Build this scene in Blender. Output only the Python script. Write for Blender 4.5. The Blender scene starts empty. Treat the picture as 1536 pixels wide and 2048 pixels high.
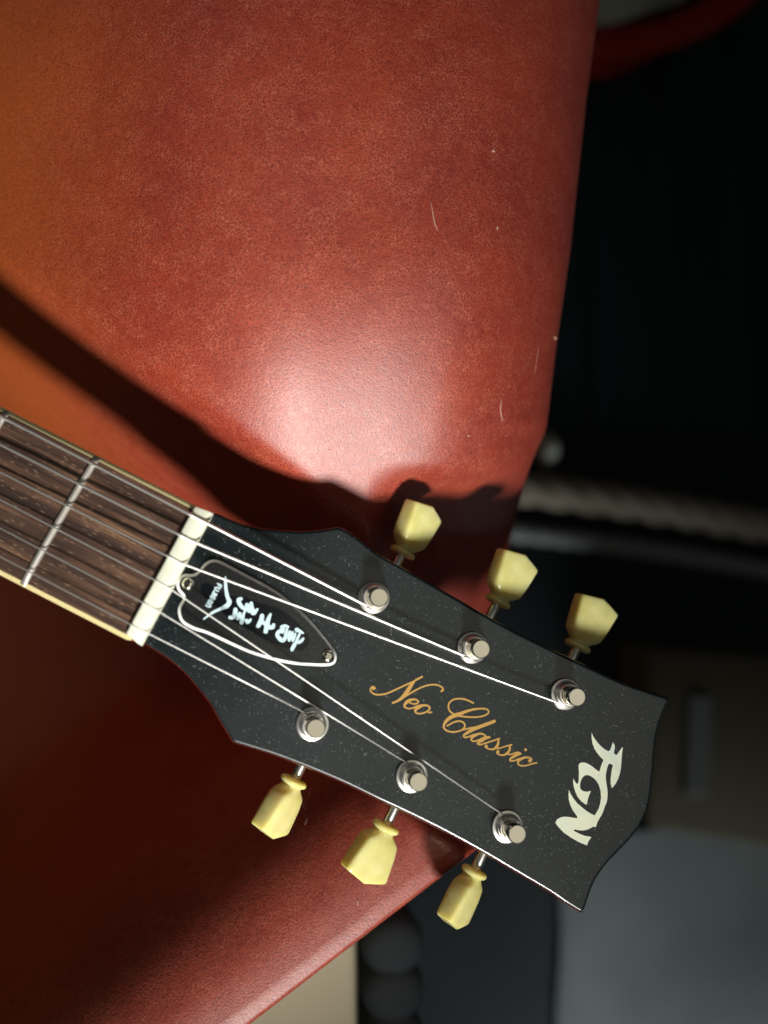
import bpy, bmesh, math, random
from mathutils import Vector, Matrix
from mathutils.geometry import tessellate_polygon
random.seed(7)
R_ = math.radians
sc = bpy.context.scene
# ------------------------------------------------------------------ camera
# All lengths below are millimetres; Z0 is the height of the headstock face above the floor.
Z0 = 600.0
F, NX, NY, D = 1800.0, 430.0, 1200.0, 283.0     # focal length in photo pixels, foot of the perpendicular, camera height over the headstock
dn_ = Vector(((NX-768)/F, -(NY-1024)/F, -1.0)).normalized()
zc = -dn_
xc = (Vector((1,0,0)) - zc*zc.x).normalized()
yc = zc.cross(xc)
RC = Matrix((xc, yc, zc))                        # camera space -> world
CAM = Vector((0,0,D))
cam = bpy.data.cameras.new('camera')
co = bpy.data.objects.new('camera', cam); sc.collection.objects.link(co)
m4 = RC.to_4x4(); m4.translation = Vector((0,0,(D+Z0)/1000))
co.matrix_world = m4
cam.sensor_fit = 'HORIZONTAL'; cam.sensor_width = 36; cam.lens = 36*F/1536
cam.clip_start = 0.01; cam.clip_end = 50
cam.dof.use_dof = True; cam.dof.focus_distance = 0.296; cam.dof.aperture_fstop = cam.lens/7.6
sc.camera = co
# ------------------------------------------------------------------ world and lamps
w = bpy.data.worlds.new('World'); sc.world = w; w.use_nodes = True
bg = w.node_tree.nodes['Background']; bg.inputs[0].default_value = (0.62,0.80,0.86,1); bg.inputs[1].default_value = 0.022
def area(name, loc, target, size, power, col, shape='DISK', size_y=None):
    l = bpy.data.lights.new(name,'AREA'); l.shape = shape; l.size = size
    if size_y: l.size_y = size_y
    l.energy = power; l.color = col
    o = bpy.data.objects.new(name,l); sc.collection.objects.link(o)
    o.location = loc
    o.rotation_euler = (Vector(target)-Vector(loc)).to_track_quat('-Z','Y').to_euler()
    return o
ELEV = 43.0; AZ = Vector((0.02,-1.0)).normalized()
H0 = Vector((0.06,-0.03,Z0/1000))
ld = Vector((AZ.x*math.cos(R_(ELEV)), AZ.y*math.cos(R_(ELEV)), math.sin(R_(ELEV))))
kl=bpy.data.lights.new('key_lamp','SPOT'); kl.energy=165.0; kl.color=(1.0,0.97,0.93); kl.shadow_soft_size=0.125; kl.spot_size=R_(18.5); kl.spot_blend=1.0
ko=bpy.data.objects.new('key_lamp',kl); sc.collection.objects.link(ko)
AIM=Vector((0.0,0.025,Z0/1000-0.02)); ko.location=H0+ld*1.25
ko.rotation_euler=(AIM-ko.location).to_track_quat('-Z','Y').to_euler()
fl_=bpy.data.lights.new('floor_fill','SPOT'); fl_.energy=80.0; fl_.color=(0.97,1.0,0.98); fl_.shadow_soft_size=0.2; fl_.spot_size=R_(40); fl_.spot_blend=.8  # added fill spot, set low to brighten only the things on the floor
fo_=bpy.data.objects.new('floor_fill',fl_); sc.collection.objects.link(fo_); fo_.location=(0.75,-1.15,0.25)
fo_.rotation_euler=(Vector((0.15,-0.05,-0.22))-fo_.location).to_track_quat('-Z','Y').to_euler()
area('ceiling_lamp', (0.46,-0.20,Z0/1000+1.35), (0.06,-0.03,Z0/1000), 0.82, 1.2, (1.0,0.95,0.80), 'RECTANGLE', 0.8)
area('side_lamp', H0+Vector((-0.57,0.28,0.78))*1.6, H0, 0.8, 0.65, (1.0,0.93,0.80), 'RECTANGLE', 0.8)
sc.view_settings.view_transform = 'Standard'; sc.view_settings.look = 'None'
sc.view_settings.exposure = 0; sc.view_settings.gamma = 1
sc.cycles.use_denoising = True

# ------------------------------------------------------------------ helpers
def ray(px,py): return RC @ Vector(((px-768)/F, -(py-1024)/F, -1.0))
def U(px,py,h=0.0):
    d = ray(px,py); t = (D-h)/-d.z
    return CAM + d*t
C = sc.collection.objects
def tag(o,label=None,cat=None,group=None,kind=None):
    if label: o['label']=label
    if cat: o['category']=cat
    if group: o['group']=group
    if kind: o['kind']=kind
    return o
def W(v): return Vector((v[0]/1000, v[1]/1000, (v[2]+Z0)/1000))   # mm over the headstock plane -> world metres
def empty(name, p):
    o = bpy.data.objects.new(name,None); C.link(o); o.location = W(p); o.empty_display_size = .02
    return o
def me(name, verts, faces, smooth=True, sharp=None):
    m = bpy.data.meshes.new(name); m.from_pydata([tuple(v) for v in verts],[],faces); m.validate()
    bm = bmesh.new(); bm.from_mesh(m); bmesh.ops.recalc_face_normals(bm, faces=bm.faces[:])
    for f in bm.faces: f.smooth = smooth
    if smooth and sharp:
        for e in bm.edges:
            if len(e.link_faces)==2 and e.calc_face_angle(0) > R_(sharp): e.smooth = False
    bm.to_mesh(m); bm.free(); return m
def rootof(p):
    M = Matrix.Identity(4)
    while p: M = p.matrix_basis @ M if p.parent is None else p.matrix_basis @ M; p = p.parent
    return M
def worldmat(p):
    M = p.matrix_basis.copy()
    while p.parent: p = p.parent; M = p.matrix_basis @ M
    return M
def obj(name, verts, faces, mat, parent=None, smooth=True, sharp=40, frame=None, origin=None):
    """verts in mm: over-the-headstock space, or local to frame (a matrix in world metres)"""
    if frame is not None:
        vs = [Vector(v)/1000 for v in verts]
    else:
        if origin is not None: o0 = W(origin)
        else: o0 = worldmat(parent).translation if parent else Vector((0,0,0))
        vs = [W(v)-o0 for v in verts]
    m = me(name, vs, faces, smooth, sharp)
    if mat: m.materials.append(mat)
    o = bpy.data.objects.new(name,m); C.link(o)
    wm = frame if frame is not None else Matrix.Translation(o0)
    if parent:
        o.parent = parent; o.matrix_basis = worldmat(parent).inverted() @ wm
    else: o.matrix_basis = wm
    return o
def inst(name, mesh, parent, wm):
    o = bpy.data.objects.new(name, mesh); C.link(o); o.parent = parent
    o.matrix_basis = worldmat(parent).inverted() @ wm
    return o
def lathe(prof, n=40):
    vs=[];fs=[]
    for r,z in prof:
        for k in range(n):
            a=2*math.pi*k/n; vs.append((r*math.cos(a),r*math.sin(a),z))
    for i in range(len(prof)-1):
        for k in range(n):
            a=i*n+k;b=i*n+(k+1)%n; fs.append((a,b,b+n,a+n))
    fs.append(tuple(range(n))[::-1]); fs.append(tuple(range((len(prof)-1)*n,len(prof)*n)))
    return vs,fs
def crom(pts, n=8, closed=False):
    """Catmull-Rom through tuples of any length"""
    P=[tuple(p) for p in pts]; out=[]; N=len(P); L=N if closed else N-1
    for i in range(L):
        p1=P[i]; p2=P[(i+1)%N]
        p0=P[i-1] if (i>0 or closed) else p1
        p3=P[(i+2)%N] if (i+2<N or closed) else p2
        for k in range(n):
            t=k/n
            out.append(tuple(.5*((2*b)+(-a+c)*t+(2*a-5*b+4*c-d)*t*t+(-a+3*b-3*c+d)*t**3) for a,b,c,d in zip(p0,p1,p2,p3)))
    if not closed: out.append(P[-1])
    return out
def tube(path, rad, n=8, caps=True):
    """path of Vectors, rad number or list"""
    vs=[];fs=[]; path=[Vector(p) for p in path]; N=len(path)
    t0=(path[1]-path[0]).normalized(); ref=Vector((0,0,1)) if abs(t0.z)<.9 else Vector((1,0,0))
    for i,p in enumerate(path):
        t=(path[min(i+1,N-1)]-path[max(i-1,0)]).normalized()
        a=t.cross(ref).normalized(); b=t.cross(a)
        ref = b if abs(b.dot(t))<.5 else ref
        ref = -b if ref.dot(Vector((0,0,1)))<0 and abs(t0.z)<.9 else ref
        r=rad[i] if isinstance(rad,(list,tuple)) else rad
        for k in range(n):
            q=2*math.pi*k/n; vs.append(p+a*math.cos(q)*r+b*math.sin(q)*r)
    for i in range(N-1):
        for k in range(n):
            x=i*n+k;y=i*n+(k+1)%n; fs.append((x,y,y+n,x+n))
    if caps: fs.append(tuple(range(n))); fs.append(tuple(range((N-1)*n,N*n)))
    return vs,fs
def signed_area(P): return .5*sum(P[i][0]*P[(i+1)%len(P)][1]-P[(i+1)%len(P)][0]*P[i][1] for i in range(len(P)))
def inset(P,d):
    """inset a closed 2D polygon (x,y) by d"""
    s = 1 if signed_area(P)>0 else -1; N=len(P); out=[]
    for i in range(N):
        a=Vector(P[i-1][:2]);b=Vector(P[i][:2]);c=Vector(P[(i+1)%N][:2])
        e1=(b-a).normalized(); e2=(c-b).normalized()
        n1=Vector((-e1.y,e1.x))*s; n2=Vector((-e2.y,e2.x))*s
        nn=(n1+n2); 
        if nn.length<1e-6: nn=n1
        nn.normalize(); k=d/max(.5,nn.dot(n1)); out.append((b.x+nn.x*k,b.y+nn.y*k))
    return out
def fill(P):
    return [tuple(t) for t in tessellate_polygon([[Vector((p[0],p[1],0)) for p in P]])]
def rings(layers, cap_top=True, cap_bot=True):
    """layers: list of (polygon, z); same vertex count"""
    vs=[];fs=[];N=len(layers[0][0])
    for P,z in layers: vs += [(p[0],p[1],z) for p in P]
    for i in range(len(layers)-1):
        for k in range(N):
            a=i*N+k;b=i*N+(k+1)%N; fs.append((a,b,b+N,a+N))
    if cap_top: fs += fill(layers[0][0])
    if cap_bot: fs += [tuple(x+(len(layers)-1)*N for x in t) for t in fill(layers[-1][0])]
    return vs,fs
def ss(a,b,x):
    t=max(0,min(1,(x-a)/(b-a))); return t*t*(3-2*t)

# ------------------------------------------------------------------ materials
def mat(name, col, rough=.5, metal=0., spec=.5, coat=0., sss=0., sssr=(1,.6,.3), sssc=.003, sheen=0.):
    m=bpy.data.materials.new(name); m.use_nodes=True; p=m.node_tree.nodes['Principled BSDF']
    p.inputs['Base Color'].default_value=(*col,1); p.inputs['Roughness'].default_value=rough
    p.inputs['Metallic'].default_value=metal; p.inputs['Specular IOR Level'].default_value=spec
    p.inputs['Coat Weight'].default_value=coat; p.inputs['Coat Roughness'].default_value=.08
    if sss:
        p.inputs['Subsurface Weight'].default_value=sss; p.inputs['Subsurface Radius'].default_value=sssr; p.inputs['Subsurface Scale'].default_value=sssc
    p.inputs['Sheen Weight'].default_value=sheen
    return m
class N:
    def __init__(s,m): s.t=m.node_tree; s.p=s.t.nodes['Principled BSDF']; s.tc=s.t.nodes.new('ShaderNodeTexCoord').outputs['Object']
    def new(s,kind,**k):
        n=s.t.nodes.new('ShaderNode'+kind)
        for a,b in k.items(): setattr(n,a,b)
        return n
    def link(s,a,b): s.t.links.new(a,b)
    def mapping(s,scale,rot=(0,0,0),src=None):
        n=s.new('Mapping'); n.inputs['Scale'].default_value=scale; n.inputs['Rotation'].default_value=rot; s.link(src or s.tc,n.inputs[0]); return n.outputs[0]
    def noise(s,scale,detail=4,rough=.55,src=None,dist=0):
        n=s.new('TexNoise'); n.inputs['Scale'].default_value=scale; n.inputs['Detail'].default_value=detail; n.inputs['Roughness'].default_value=rough; n.inputs['Distortion'].default_value=dist
        s.link(src or s.tc,n.inputs['Vector']); return n.outputs['Fac']
    def voro(s,scale,feature='F1',src=None,rnd=1):
        n=s.new('TexVoronoi',feature=feature); n.inputs['Scale'].default_value=scale; n.inputs['Randomness'].default_value=rnd
        s.link(src or s.tc,n.inputs['Vector']); return n
    def ramp(s,fac,stops):
        n=s.new('ValToRGB'); e=n.color_ramp.elements
        while len(e)>len(stops): e.remove(e[-1])
        while len(e)<len(stops): e.new(1)
        for i,(p,c) in enumerate(stops):
            e[i].position=p; e[i].color=(*c,1) if len(c)==3 else c
        s.link(fac,n.inputs[0]); return n.outputs[0]
    def mix(s,fac,a,b,blend='MIX'):
        n=s.new('Mix',data_type='RGBA',blend_type=blend)
        for i,v in ((0,fac),(6,a),(7,b)):
            if hasattr(v,'is_output'): s.link(v,n.inputs[i])
            else: n.inputs[i].default_value = v if not isinstance(v,tuple) else ((*v,1) if len(v)==3 else v)
        return n.outputs[2]
    def math(s,op,a,b=0.):
        n=s.new('Math',operation=op)
        for i,v in ((0,a),(1,b)):
            if hasattr(v,'is_output'): s.link(v,n.inputs[i])
            else: n.inputs[i].default_value=v
        return n.outputs[0]
    def bump(s,h,strength,dist):
        n=s.new('Bump'); n.inputs['Strength'].default_value=strength; n.inputs['Distance'].default_value=dist; s.link(h,n.inputs['Height']); s.link(n.outputs[0],s.p.inputs['Normal']); return n

# leather: orange-red hide, fine pale fibres, scuffs
M_leather = mat('leather',(.30,.05,.022),.42,spec=.5,coat=.9)
M_leather.node_tree.nodes['Principled BSDF'].inputs['Coat Roughness'].default_value=.49; g=N(M_leather)
big=g.noise(22,3); fine=g.noise(420,5,.65); warp=g.noise(700,2)
vv=g.new('VectorMath',operation='MULTIPLY_ADD'); g.link(g.tc,vv.inputs[0]); vv.inputs[1].default_value=(1,1,1)
wv=g.new('TexNoise'); wv.inputs['Scale'].default_value=900; g.link(g.tc,wv.inputs['Vector'])
sc_=g.new('VectorMath',operation='SCALE'); g.link(wv.outputs['Color'],sc_.inputs[0]); sc_.inputs['Scale'].default_value=.0013
g.link(sc_.outputs[0],vv.inputs[2])
vein=g.voro(850,'DISTANCE_TO_EDGE',vv.outputs[0]).outputs['Distance']
veinm=g.ramp(vein,[(0,(1,1,1)),(.085,(0,0,0))])
patch=g.ramp(g.noise(130,3),[(.42,(0,0,0)),(.62,(1,1,1))])
basec=g.ramp(big,[(.32,(.20,.013,.006)),(.68,(.335,.036,.009))])
basec=g.mix(g.ramp(fine,[(.3,(0,0,0)),(.75,(.55,.55,.55))]),basec,(.42,.066,.025))
vm=g.math('MULTIPLY',veinm,g.math('ADD',g.math('MULTIPLY',patch,.40),.12))
basec=g.mix(vm,basec,(.68,.24,.14))
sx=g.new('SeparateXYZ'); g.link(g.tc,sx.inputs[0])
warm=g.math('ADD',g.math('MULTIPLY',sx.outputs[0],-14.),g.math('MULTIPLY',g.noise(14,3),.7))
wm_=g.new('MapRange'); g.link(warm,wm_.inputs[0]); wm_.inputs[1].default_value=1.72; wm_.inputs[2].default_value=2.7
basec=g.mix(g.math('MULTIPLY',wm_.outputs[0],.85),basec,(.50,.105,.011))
dk=g.ramp(g.noise(2100,3,.6),[(.38,(.85,.85,.85)),(.52,(0,0,0))])
basec=g.mix(dk,basec,(.13,.010,.006))
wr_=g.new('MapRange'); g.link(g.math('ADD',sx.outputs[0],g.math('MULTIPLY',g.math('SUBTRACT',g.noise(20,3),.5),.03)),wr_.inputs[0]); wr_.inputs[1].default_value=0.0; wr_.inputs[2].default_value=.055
basec=g.mix(g.math('MULTIPLY',wr_.outputs[0],.55),basec,(.13,.014,.014))  # shade toward the right edge, mixed into the leather colour as dark burgundy
scuff=g.ramp(g.noise(60,6,.7,src=g.mapping((1,.25,1),(0,0,.5))),[(.70,(0,0,0)),(.78,(.35,.35,.35))])
basec=g.mix(scuff,basec,(.30,.10,.085))
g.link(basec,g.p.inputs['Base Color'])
g.link(g.ramp(fine,[(.3,(.46,.46,.46)),(.7,(.58,.58,.58))]),g.p.inputs['Roughness'])
hh=g.math('ADD',g.math('MULTIPLY',vein,-.9),g.math('MULTIPLY',fine,1.1))
g.bump(hh,.5,.0003)
cb_=g.new('Bump'); cb_.inputs['Strength'].default_value=.42; cb_.inputs['Distance'].default_value=.00012
g.link(g.math('ADD',g.noise(1700,3,.6),g.math('MULTIPLY',vein,-.5)),cb_.inputs['Height']); g.link(cb_.outputs[0],g.p.inputs['Coat Normal'])
# black lacquer
M_black = mat('black_lacquer',(.011,.013,.012),.24,spec=.5,coat=.35); g=N(M_black)
haze=g.ramp(g.noise(30,4,.6),[(.3,(.2,.2,.2)),(.7,(1,1,1))])
sp=g.noise(1500,4,.75)
d1=g.ramp(sp,[(.50,(0,0,0)),(.78,(1,1,1))])
vo=g.voro(900); pick=g.ramp(g.new('SeparateColor').outputs[0],[(0,(0,0,0)),(1,(1,1,1))])
sep=g.new('SeparateColor'); g.link(vo.outputs['Color'],sep.inputs[0])
dots=g.math('MULTIPLY',g.math('LESS_THAN',vo.outputs['Distance'],.20),g.math('GREATER_THAN',sep.outputs[0],.80))
dust=g.math('ADD',g.math('MULTIPLY',g.math('MULTIPLY',d1,haze),.10),g.math('MULTIPLY',dots,.17))
gl0=U(356,1163,0); clean=None
for px_,py_,rr_ in ((1219,1602,3.9),(412,1088,4.6),(1160,1575,3.2),(740,1158,4.2),(640,1375,4.5),(872,1492,4.2)):
    q_=U(px_,py_,0); dv=g.new('VectorMath',operation='DISTANCE'); g.link(g.tc,dv.inputs[0]); dv.inputs[1].default_value=((q_.x-gl0.x)/1000,(q_.y-gl0.y)/1000,.016)
    mr=g.new('MapRange'); mr.inputs[1].default_value=rr_/1000*.75; mr.inputs[2].default_value=rr_/1000*1.15
    g.link(g.math('ADD',dv.outputs['Value'],g.math('MULTIPLY',g.math('SUBTRACT',g.noise(170,2),.5),.005)),mr.inputs[0])
    clean = mr.outputs[0] if clean is None else g.math('MULTIPLY',clean,mr.outputs[0])
dust=g.math('MULTIPLY',dust,g.math('ADD',g.math('MULTIPLY',clean,.85),.15))
haze=g.math('MULTIPLY',haze,g.math('ADD',g.math('MULTIPLY',clean,.7),.3))
g.link(g.mix(dust,(.0048,.0085,.0090),(.23,.30,.30)),g.p.inputs['Base Color'])
g.link(g.ramp(haze,[(0,(.17,.17,.17)),(1,(.34,.34,.34))]),g.p.inputs['Roughness'])
M_cover = mat('cover_black',(.011,.012,.012),.26,coat=.3); g=N(M_cover)
d1=g.ramp(g.noise(1300,4,.75),[(.52,(0,0,0)),(.8,(1,1,1))])
g.link(g.mix(g.math('MULTIPLY',d1,.08),(.009,.010,.010),(.3,.31,.3)),g.p.inputs['Base Color'])
M_film = mat('dark_film',(.005,.006,.007),.14,spec=.4)
M_white = mat('white_ply',(.80,.80,.78),.35)
M_sidered = mat('red_lacquer',(.17,.018,.012),.25,coat=1.0)
M_sidered.node_tree.nodes['Principled BSDF'].inputs['Coat Roughness'].default_value=.2; g=N(M_sidered)
g.link(g.ramp(g.noise(90,4,src=g.mapping((1,1,12))),[(.3,(.15,.013,.008)),(.7,(.28,.035,.018))]),g.p.inputs['Base Color'])
M_binding = mat('cream_binding',(.78,.66,.33),.35,sss=.25,sssc=.002)
M_bone = mat('bone_nut',(.70,.71,.57),.36,sss=.35,sssr=(1,.85,.6),sssc=.003); g=N(M_bone)
g.link(g.ramp(g.noise(160,4),[(.3,(.62,.63,.49)),(.7,(.76,.77,.63))]),g.p.inputs['Base Color'])
M_nickel = mat('nickel',(.84,.79,.66),.13,1.0); g=N(M_nickel)
g.link(g.ramp(g.noise(900,4,.7),[(.3,(.09,.09,.09)),(.75,(.20,.20,.20))]),g.p.inputs['Roughness'])
M_fret = mat('fret_wire',(.55,.52,.46),.45,.65)
M_steel = mat('string_steel',(.90,.89,.84),.46,1.0)
M_button = mat('aged_plastic',(.62,.56,.25),.22,spec=.5,sss=.9,sssr=(1,.78,.25),sssc=.006); g=N(M_button)
g.link(g.ramp(g.noise(120,3),[(.3,(.57,.52,.17)),(.7,(.70,.66,.30))]),g.p.inputs['Base Color'])
M_gold = mat('gold_print',(.50,.29,.075),.42,metal=.25)
M_pearl = mat('pearl_inlay',(.70,.75,.60),.28,coat=.2); g=N(M_pearl)
g.link(g.ramp(g.noise(60,3,dist=1.5),[(.3,(.62,.70,.60)),(.55,(.74,.77,.57)),(.75,(.68,.76,.68))]),g.p.inputs['Base Color'])
M_print = mat('pale_blue_print',(.52,.68,.71),.4)
M_dust = mat('dust',(.25,.28,.27),.9)
# rosewood: long streaks and short open pores along the board
M_rose = mat('rosewood',(.06,.03,.02),.45,spec=.3); g=N(M_rose)
st=g.noise(1,5,.6,src=g.mapping((9,170,60)),dist=.4)
st2=g.noise(1,3,.5,src=g.mapping((25,520,200)))
col=g.ramp(st,[(.32,(.022,.015,.013)),(.45,(.085,.047,.033)),(.55,(.16,.086,.054)),(.68,(.34,.19,.10))])
st3=g.noise(1,3,.6,src=g.mapping((45,1900,300)))
col=g.mix(g.ramp(st3,[(.40,(.75,.75,.75)),(.56,(0,0,0))]),col,(.018,.012,.010))
col=g.mix(g.ramp(st2,[(.42,(.55,.55,.55)),(.62,(0,0,0))]),col,(.040,.025,.020))
pv=g.voro(1,src=g.mapping((230,1900,300)))
pore=g.ramp(pv.outputs['Distance'],[(.10,(1,1,1)),(.26,(0,0,0))])
sep=g.new('SeparateColor'); g.link(pv.outputs['Color'],sep.inputs[0])
pm=g.math('MULTIPLY',pore,g.math('GREATER_THAN',sep.outputs[0],.35))
col=g.mix(g.math('MULTIPLY',pm,.7),col,(.46,.30,.20))
g.link(col,g.p.inputs['Base Color']); g.bump(g.math('SUBTRACT',st2,pm),.5,.0002)

# ------------------------------------------------------------------ floor
def flat(name,pts,h,m,kind=None,parent=None):
    P=[U(x,y,h) for x,y in pts]
    return obj(name,[(p.x,p.y,h) for p in P],[tuple(range(len(P)))],m,parent)
M_floor = mat('dark_floor',(.010,.013,.014),.8,spec=.1); g=N(M_floor)
g.link(g.ramp(g.noise(3.0,4),[(.3,(.007,.010,.012)),(.7,(.018,.024,.027))]),g.p.inputs['Base Color'])
fl=obj('floor',[(-2500,-2500,-Z0),(2500,-2500,-Z0),(2500,2500,-Z0),(-2500,2500,-Z0)],[(0,1,2,3)],M_floor,origin=(0,0,-Z0))
tag(fl,kind='structure')

# ------------------------------------------------------------------ red leather seat
EDGE=[(-700,1290),(-350,1243),(0,1200),(200,1173),(500,1141),(700,1112),(800,1100),(850,1094),(872,1088),(900,1074),(940,1058),(1000,1040),(1080,1020),(1160,1002),(1240,988),(1400,978),(1560,985),(1640,985),(1690,965)]
def xedge(y):
    if y>=1690: return 965-(y-1690)*(465/358.)
    for (a,b),(c,d) in zip(EDGE,EDGE[1:]):
        if a<=y<=c: return b+(d-b)*(y-a)/(c-a)
    return EDGE[0][1]
def sdist(x,y): return (x-940)*-.609+(y-1712)*-.793
SP=[(-60,-34),(0,-33),(40,-32.5),(120,-35),(200,-42),(280,-55),(360,-76),(450,-112),(560,-180),(700,-245),(1200,-290),(3000,-290)]
def zl(s):
    for i in range(len(SP)-1):
        a,b=SP[i];c,d=SP[i+1]
        if s<=c or i==len(SP)-2:
            t=(s-a)/(c-a); m0=(SP[min(i+1,len(SP)-1)][1]-SP[max(i-1,0)][1])/(SP[i+1][0]-SP[max(i-1,0)][0]); m1=(SP[min(i+2,len(SP)-1)][1]-SP[i][1])/(SP[min(i+2,len(SP)-1)][0]-SP[i][0])
            h=c-a; return (2*t**3-3*t*t+1)*b+(t**3-2*t*t+t)*h*m0+(-2*t**3+3*t*t)*d+(t**3-t*t)*h*m1
    return -200
def zleather(x,y):
    yu=y
    zu=9.5+.010*(600-yu)
    if yu>470: zu -= 20*((yu-470)/460.)**2
    if y<250: zu -= .00003*(250-y)**2
    if x<640: zu -= 70*((640-max(x,-60))/640.)**2 + max(0,-60-x)*.14
    if x>760: zu -= 14*((x-760)/400.)**2
    zu -= 48*ss(730,890,x)*ss(925,1080,y)
    s=sdist(x,y); dy=y-(500+.72*x)
    wgt=.23*ss(0,250,dy)+.77*ss(170,560,dy)
    z=zu+(zl(s)-zu)*wgt
    # soft wrinkles
    z+=.5*math.sin(x*.011+y*.006+1)*math.sin(y*.009-x*.004)
    # pinched crease at the side seam
    yy=864+9*math.sin(max(0,min(1,(x-985)/110.))*math.pi)
    k=ss(960,1060,x)
    z-= k*(1.9*math.exp(-((y-yy)/9.)**2)-1.0*math.exp(-((y-yy+26)/18.)**2))
    return z
def zfull(x,y):
    """leather height with the rounded rim"""
    xe=xedge(y)
    d=min((xe-x)*.99, max(0,sdist(x,y)) if y>1500 else 1e9, (xe-x)*.99 if y<1690 else (xe-x)*.609)
    z=zleather(x,y); k=ss(1500,1700,y); r=230.-221*k
    if d<r: z-=(30-28.2*k)*(1-math.sqrt(max(0,1-(1-d/r)**2)))
    return z
XL,YT,YB=-900,-420,2440
rows=[YT+(YB-YT)*i/260. for i in range(261)]
NCOL=230; vs=[];fs=[]
for y in rows:
    xe=xedge(y)
    for j in range(NCOL+1):
        t=j/NCOL; t=1-(1-t)**1.7
        x=XL+(xe-XL)*t
        z=zfull(x,y)
        p=U(x,y,z); vs.append((p.x,p.y,p.z))
n1=NCOL+1
for i in range(len(rows)-1):
    for j in range(NCOL):
        a=i*n1+j; fs.append((a,a+1,a+1+n1,a+n1))
bd=[j for j in range(n1)]+[i*n1+NCOL for i in range(1,len(rows))]+[(len(rows)-1)*n1+j for j in range(NCOL-1,-1,-1)]+[i*n1 for i in range(len(rows)-2,0,-1)]
prev=bd
for lev in (-70,-250,-Z0):
    cur=[]
    for b in bd:
        v=vs[b]; cur.append(len(vs)); vs.append((v[0],v[1],min(lev,v[2]-4)))
    for k in range(len(bd)): fs.append((prev[k],prev[(k+1)%len(bd)],cur[(k+1)%len(bd)],cur[k]))
    prev=cur
seat_c=U(500,900,-Z0)
seat=empty('leather_seat',(80,60,-Z0))
tag(seat,'padded seat in worn red leather with a rounded corner under the guitar headstock','seat')
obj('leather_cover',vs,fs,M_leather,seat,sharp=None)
def on_leather(x,y,up=.25):
    return U(x,y,zfull(x,y)+up)
M_lint=mat('lint',(.50,.28,.21),.9)
def lint(path,r):
    pts=[on_leather(*p,up=r*.8) for p in crom(path,4)]
    v,f=tube(pts,[r*(.35+.65*math.sin(math.pi*(i+.5)/len(pts))) for i in range(len(pts))],5)
    obj('lint_fibre',v,f,M_lint,seat)
for path,r in [([(862,405),(866,430),(870,448),(876,462)],.2),([(994,452),(995,460)],.3),([(1003,800),(1001,820),(1005,842)],.2),([(935,870),(939,872)],.35),([(1109,674),(1112,678)],.55),([(984,300),(990,304)],.35),([(494,1572),(497,1584)],.3),([(497,1590),(503,1612)],.1),([(612,1602),(606,1612),(613,1618)],.22),([(610,1630),(614,1638),(609,1650)],.14),([(622,1575),(616,1595)],.12),([(714,1800),(717,1812)],.3),([(655,899),(664,900)],.12),([(1078,690),(1070,745)],.06)]:
    lint(path,r)

# ------------------------------------------------------------------ guitar
gl=U(356,1163,0)
G=empty('electric_guitar',(gl.x,gl.y,-16))
tag(G,'black guitar headstock with cream tuner buttons, bone nut and rosewood neck lying on red leather','guitar')
AX=Vector((0.8893,-0.4573,0)).normalized(); NV=Vector((0.4573,0.8893,0)).normalized()
# headstock outline traced on its face plane
HO_SEGS=[
 [(380,1009),(427,1025),(439,1028),(458,1037),(489,1048),(521,1055),(560,1059),(600,1061.5),(634,1059.5),(660,1055.5),(676,1053.5),(686,1056),(697,1062),(718,1077),(744,1097),(769,1114),(811,1137),(860,1165),(933,1207),(1012,1252),(1090,1291),(1168,1328),(1237,1360),(1283,1377),(1342,1396)],
 [(1342,1396),(1330.5,1422),(1321,1448),(1315,1472),(1311.5,1500),(1309.5,1532),(1306.5,1561),(1303,1590),(1296,1622),(1283,1649),(1266,1674),(1249,1693),(1226,1716.5),(1207,1739),(1192,1762),(1181.5,1786),(1172,1815),(1164,1828)],
 [(1164,1828),(1130,1807),(1097,1784.5),(1030,1745),(969,1709),(890.6,1666),(812,1627),(754,1600),(690,1569),(622,1540),(549,1512),(475,1489)],
 [(475,1489),(466,1485.5),(461,1479),(451,1462),(436,1437),(422,1411.5),(404,1387.5),(378,1356),(353,1332),(327,1312),(294,1292),(287,1288),(240,1267)]]
HO=[]
for s_ in HO_SEGS: HO += crom(s_,4)[:-1]
HO.append((240,1267))
HP=[(U(x,y,0).x,U(x,y,0).y) for x,y in HO]
TH=14.0; BR=1.15
lay=[]
for k in range(0,6):
    a=math.pi/2*k/5; lay.append((inset(HP,BR*(1-math.sin(a))),-BR*(1-math.cos(a))))
lay.append((inset(HP,0.02),-TH+1.0)); lay.append((inset(HP,1.0),-TH))
v,f=rings(lay[3:],cap_top=False)
head=obj('headstock',v,f,M_sidered,G,sharp=None)
v,f=rings(lay[:4],cap_bot=False); fv=obj('face_veneer',v,f,M_black,head,sharp=None)
for q_ in fv.data.polygons: q_.use_smooth = q_.normal.z<.9999
def inside(P,x,y):
    c=False;n=len(P)
    for i in range(n):
        x1,y1=P[i][:2];x2,y2=P[i-1][:2]
        if (y1>y)!=(y2>y) and x<(x2-x1)*(y-y1)/(y2-y1)+x1: c=not c
    return c
FPX=inset(HO,12)
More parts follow.
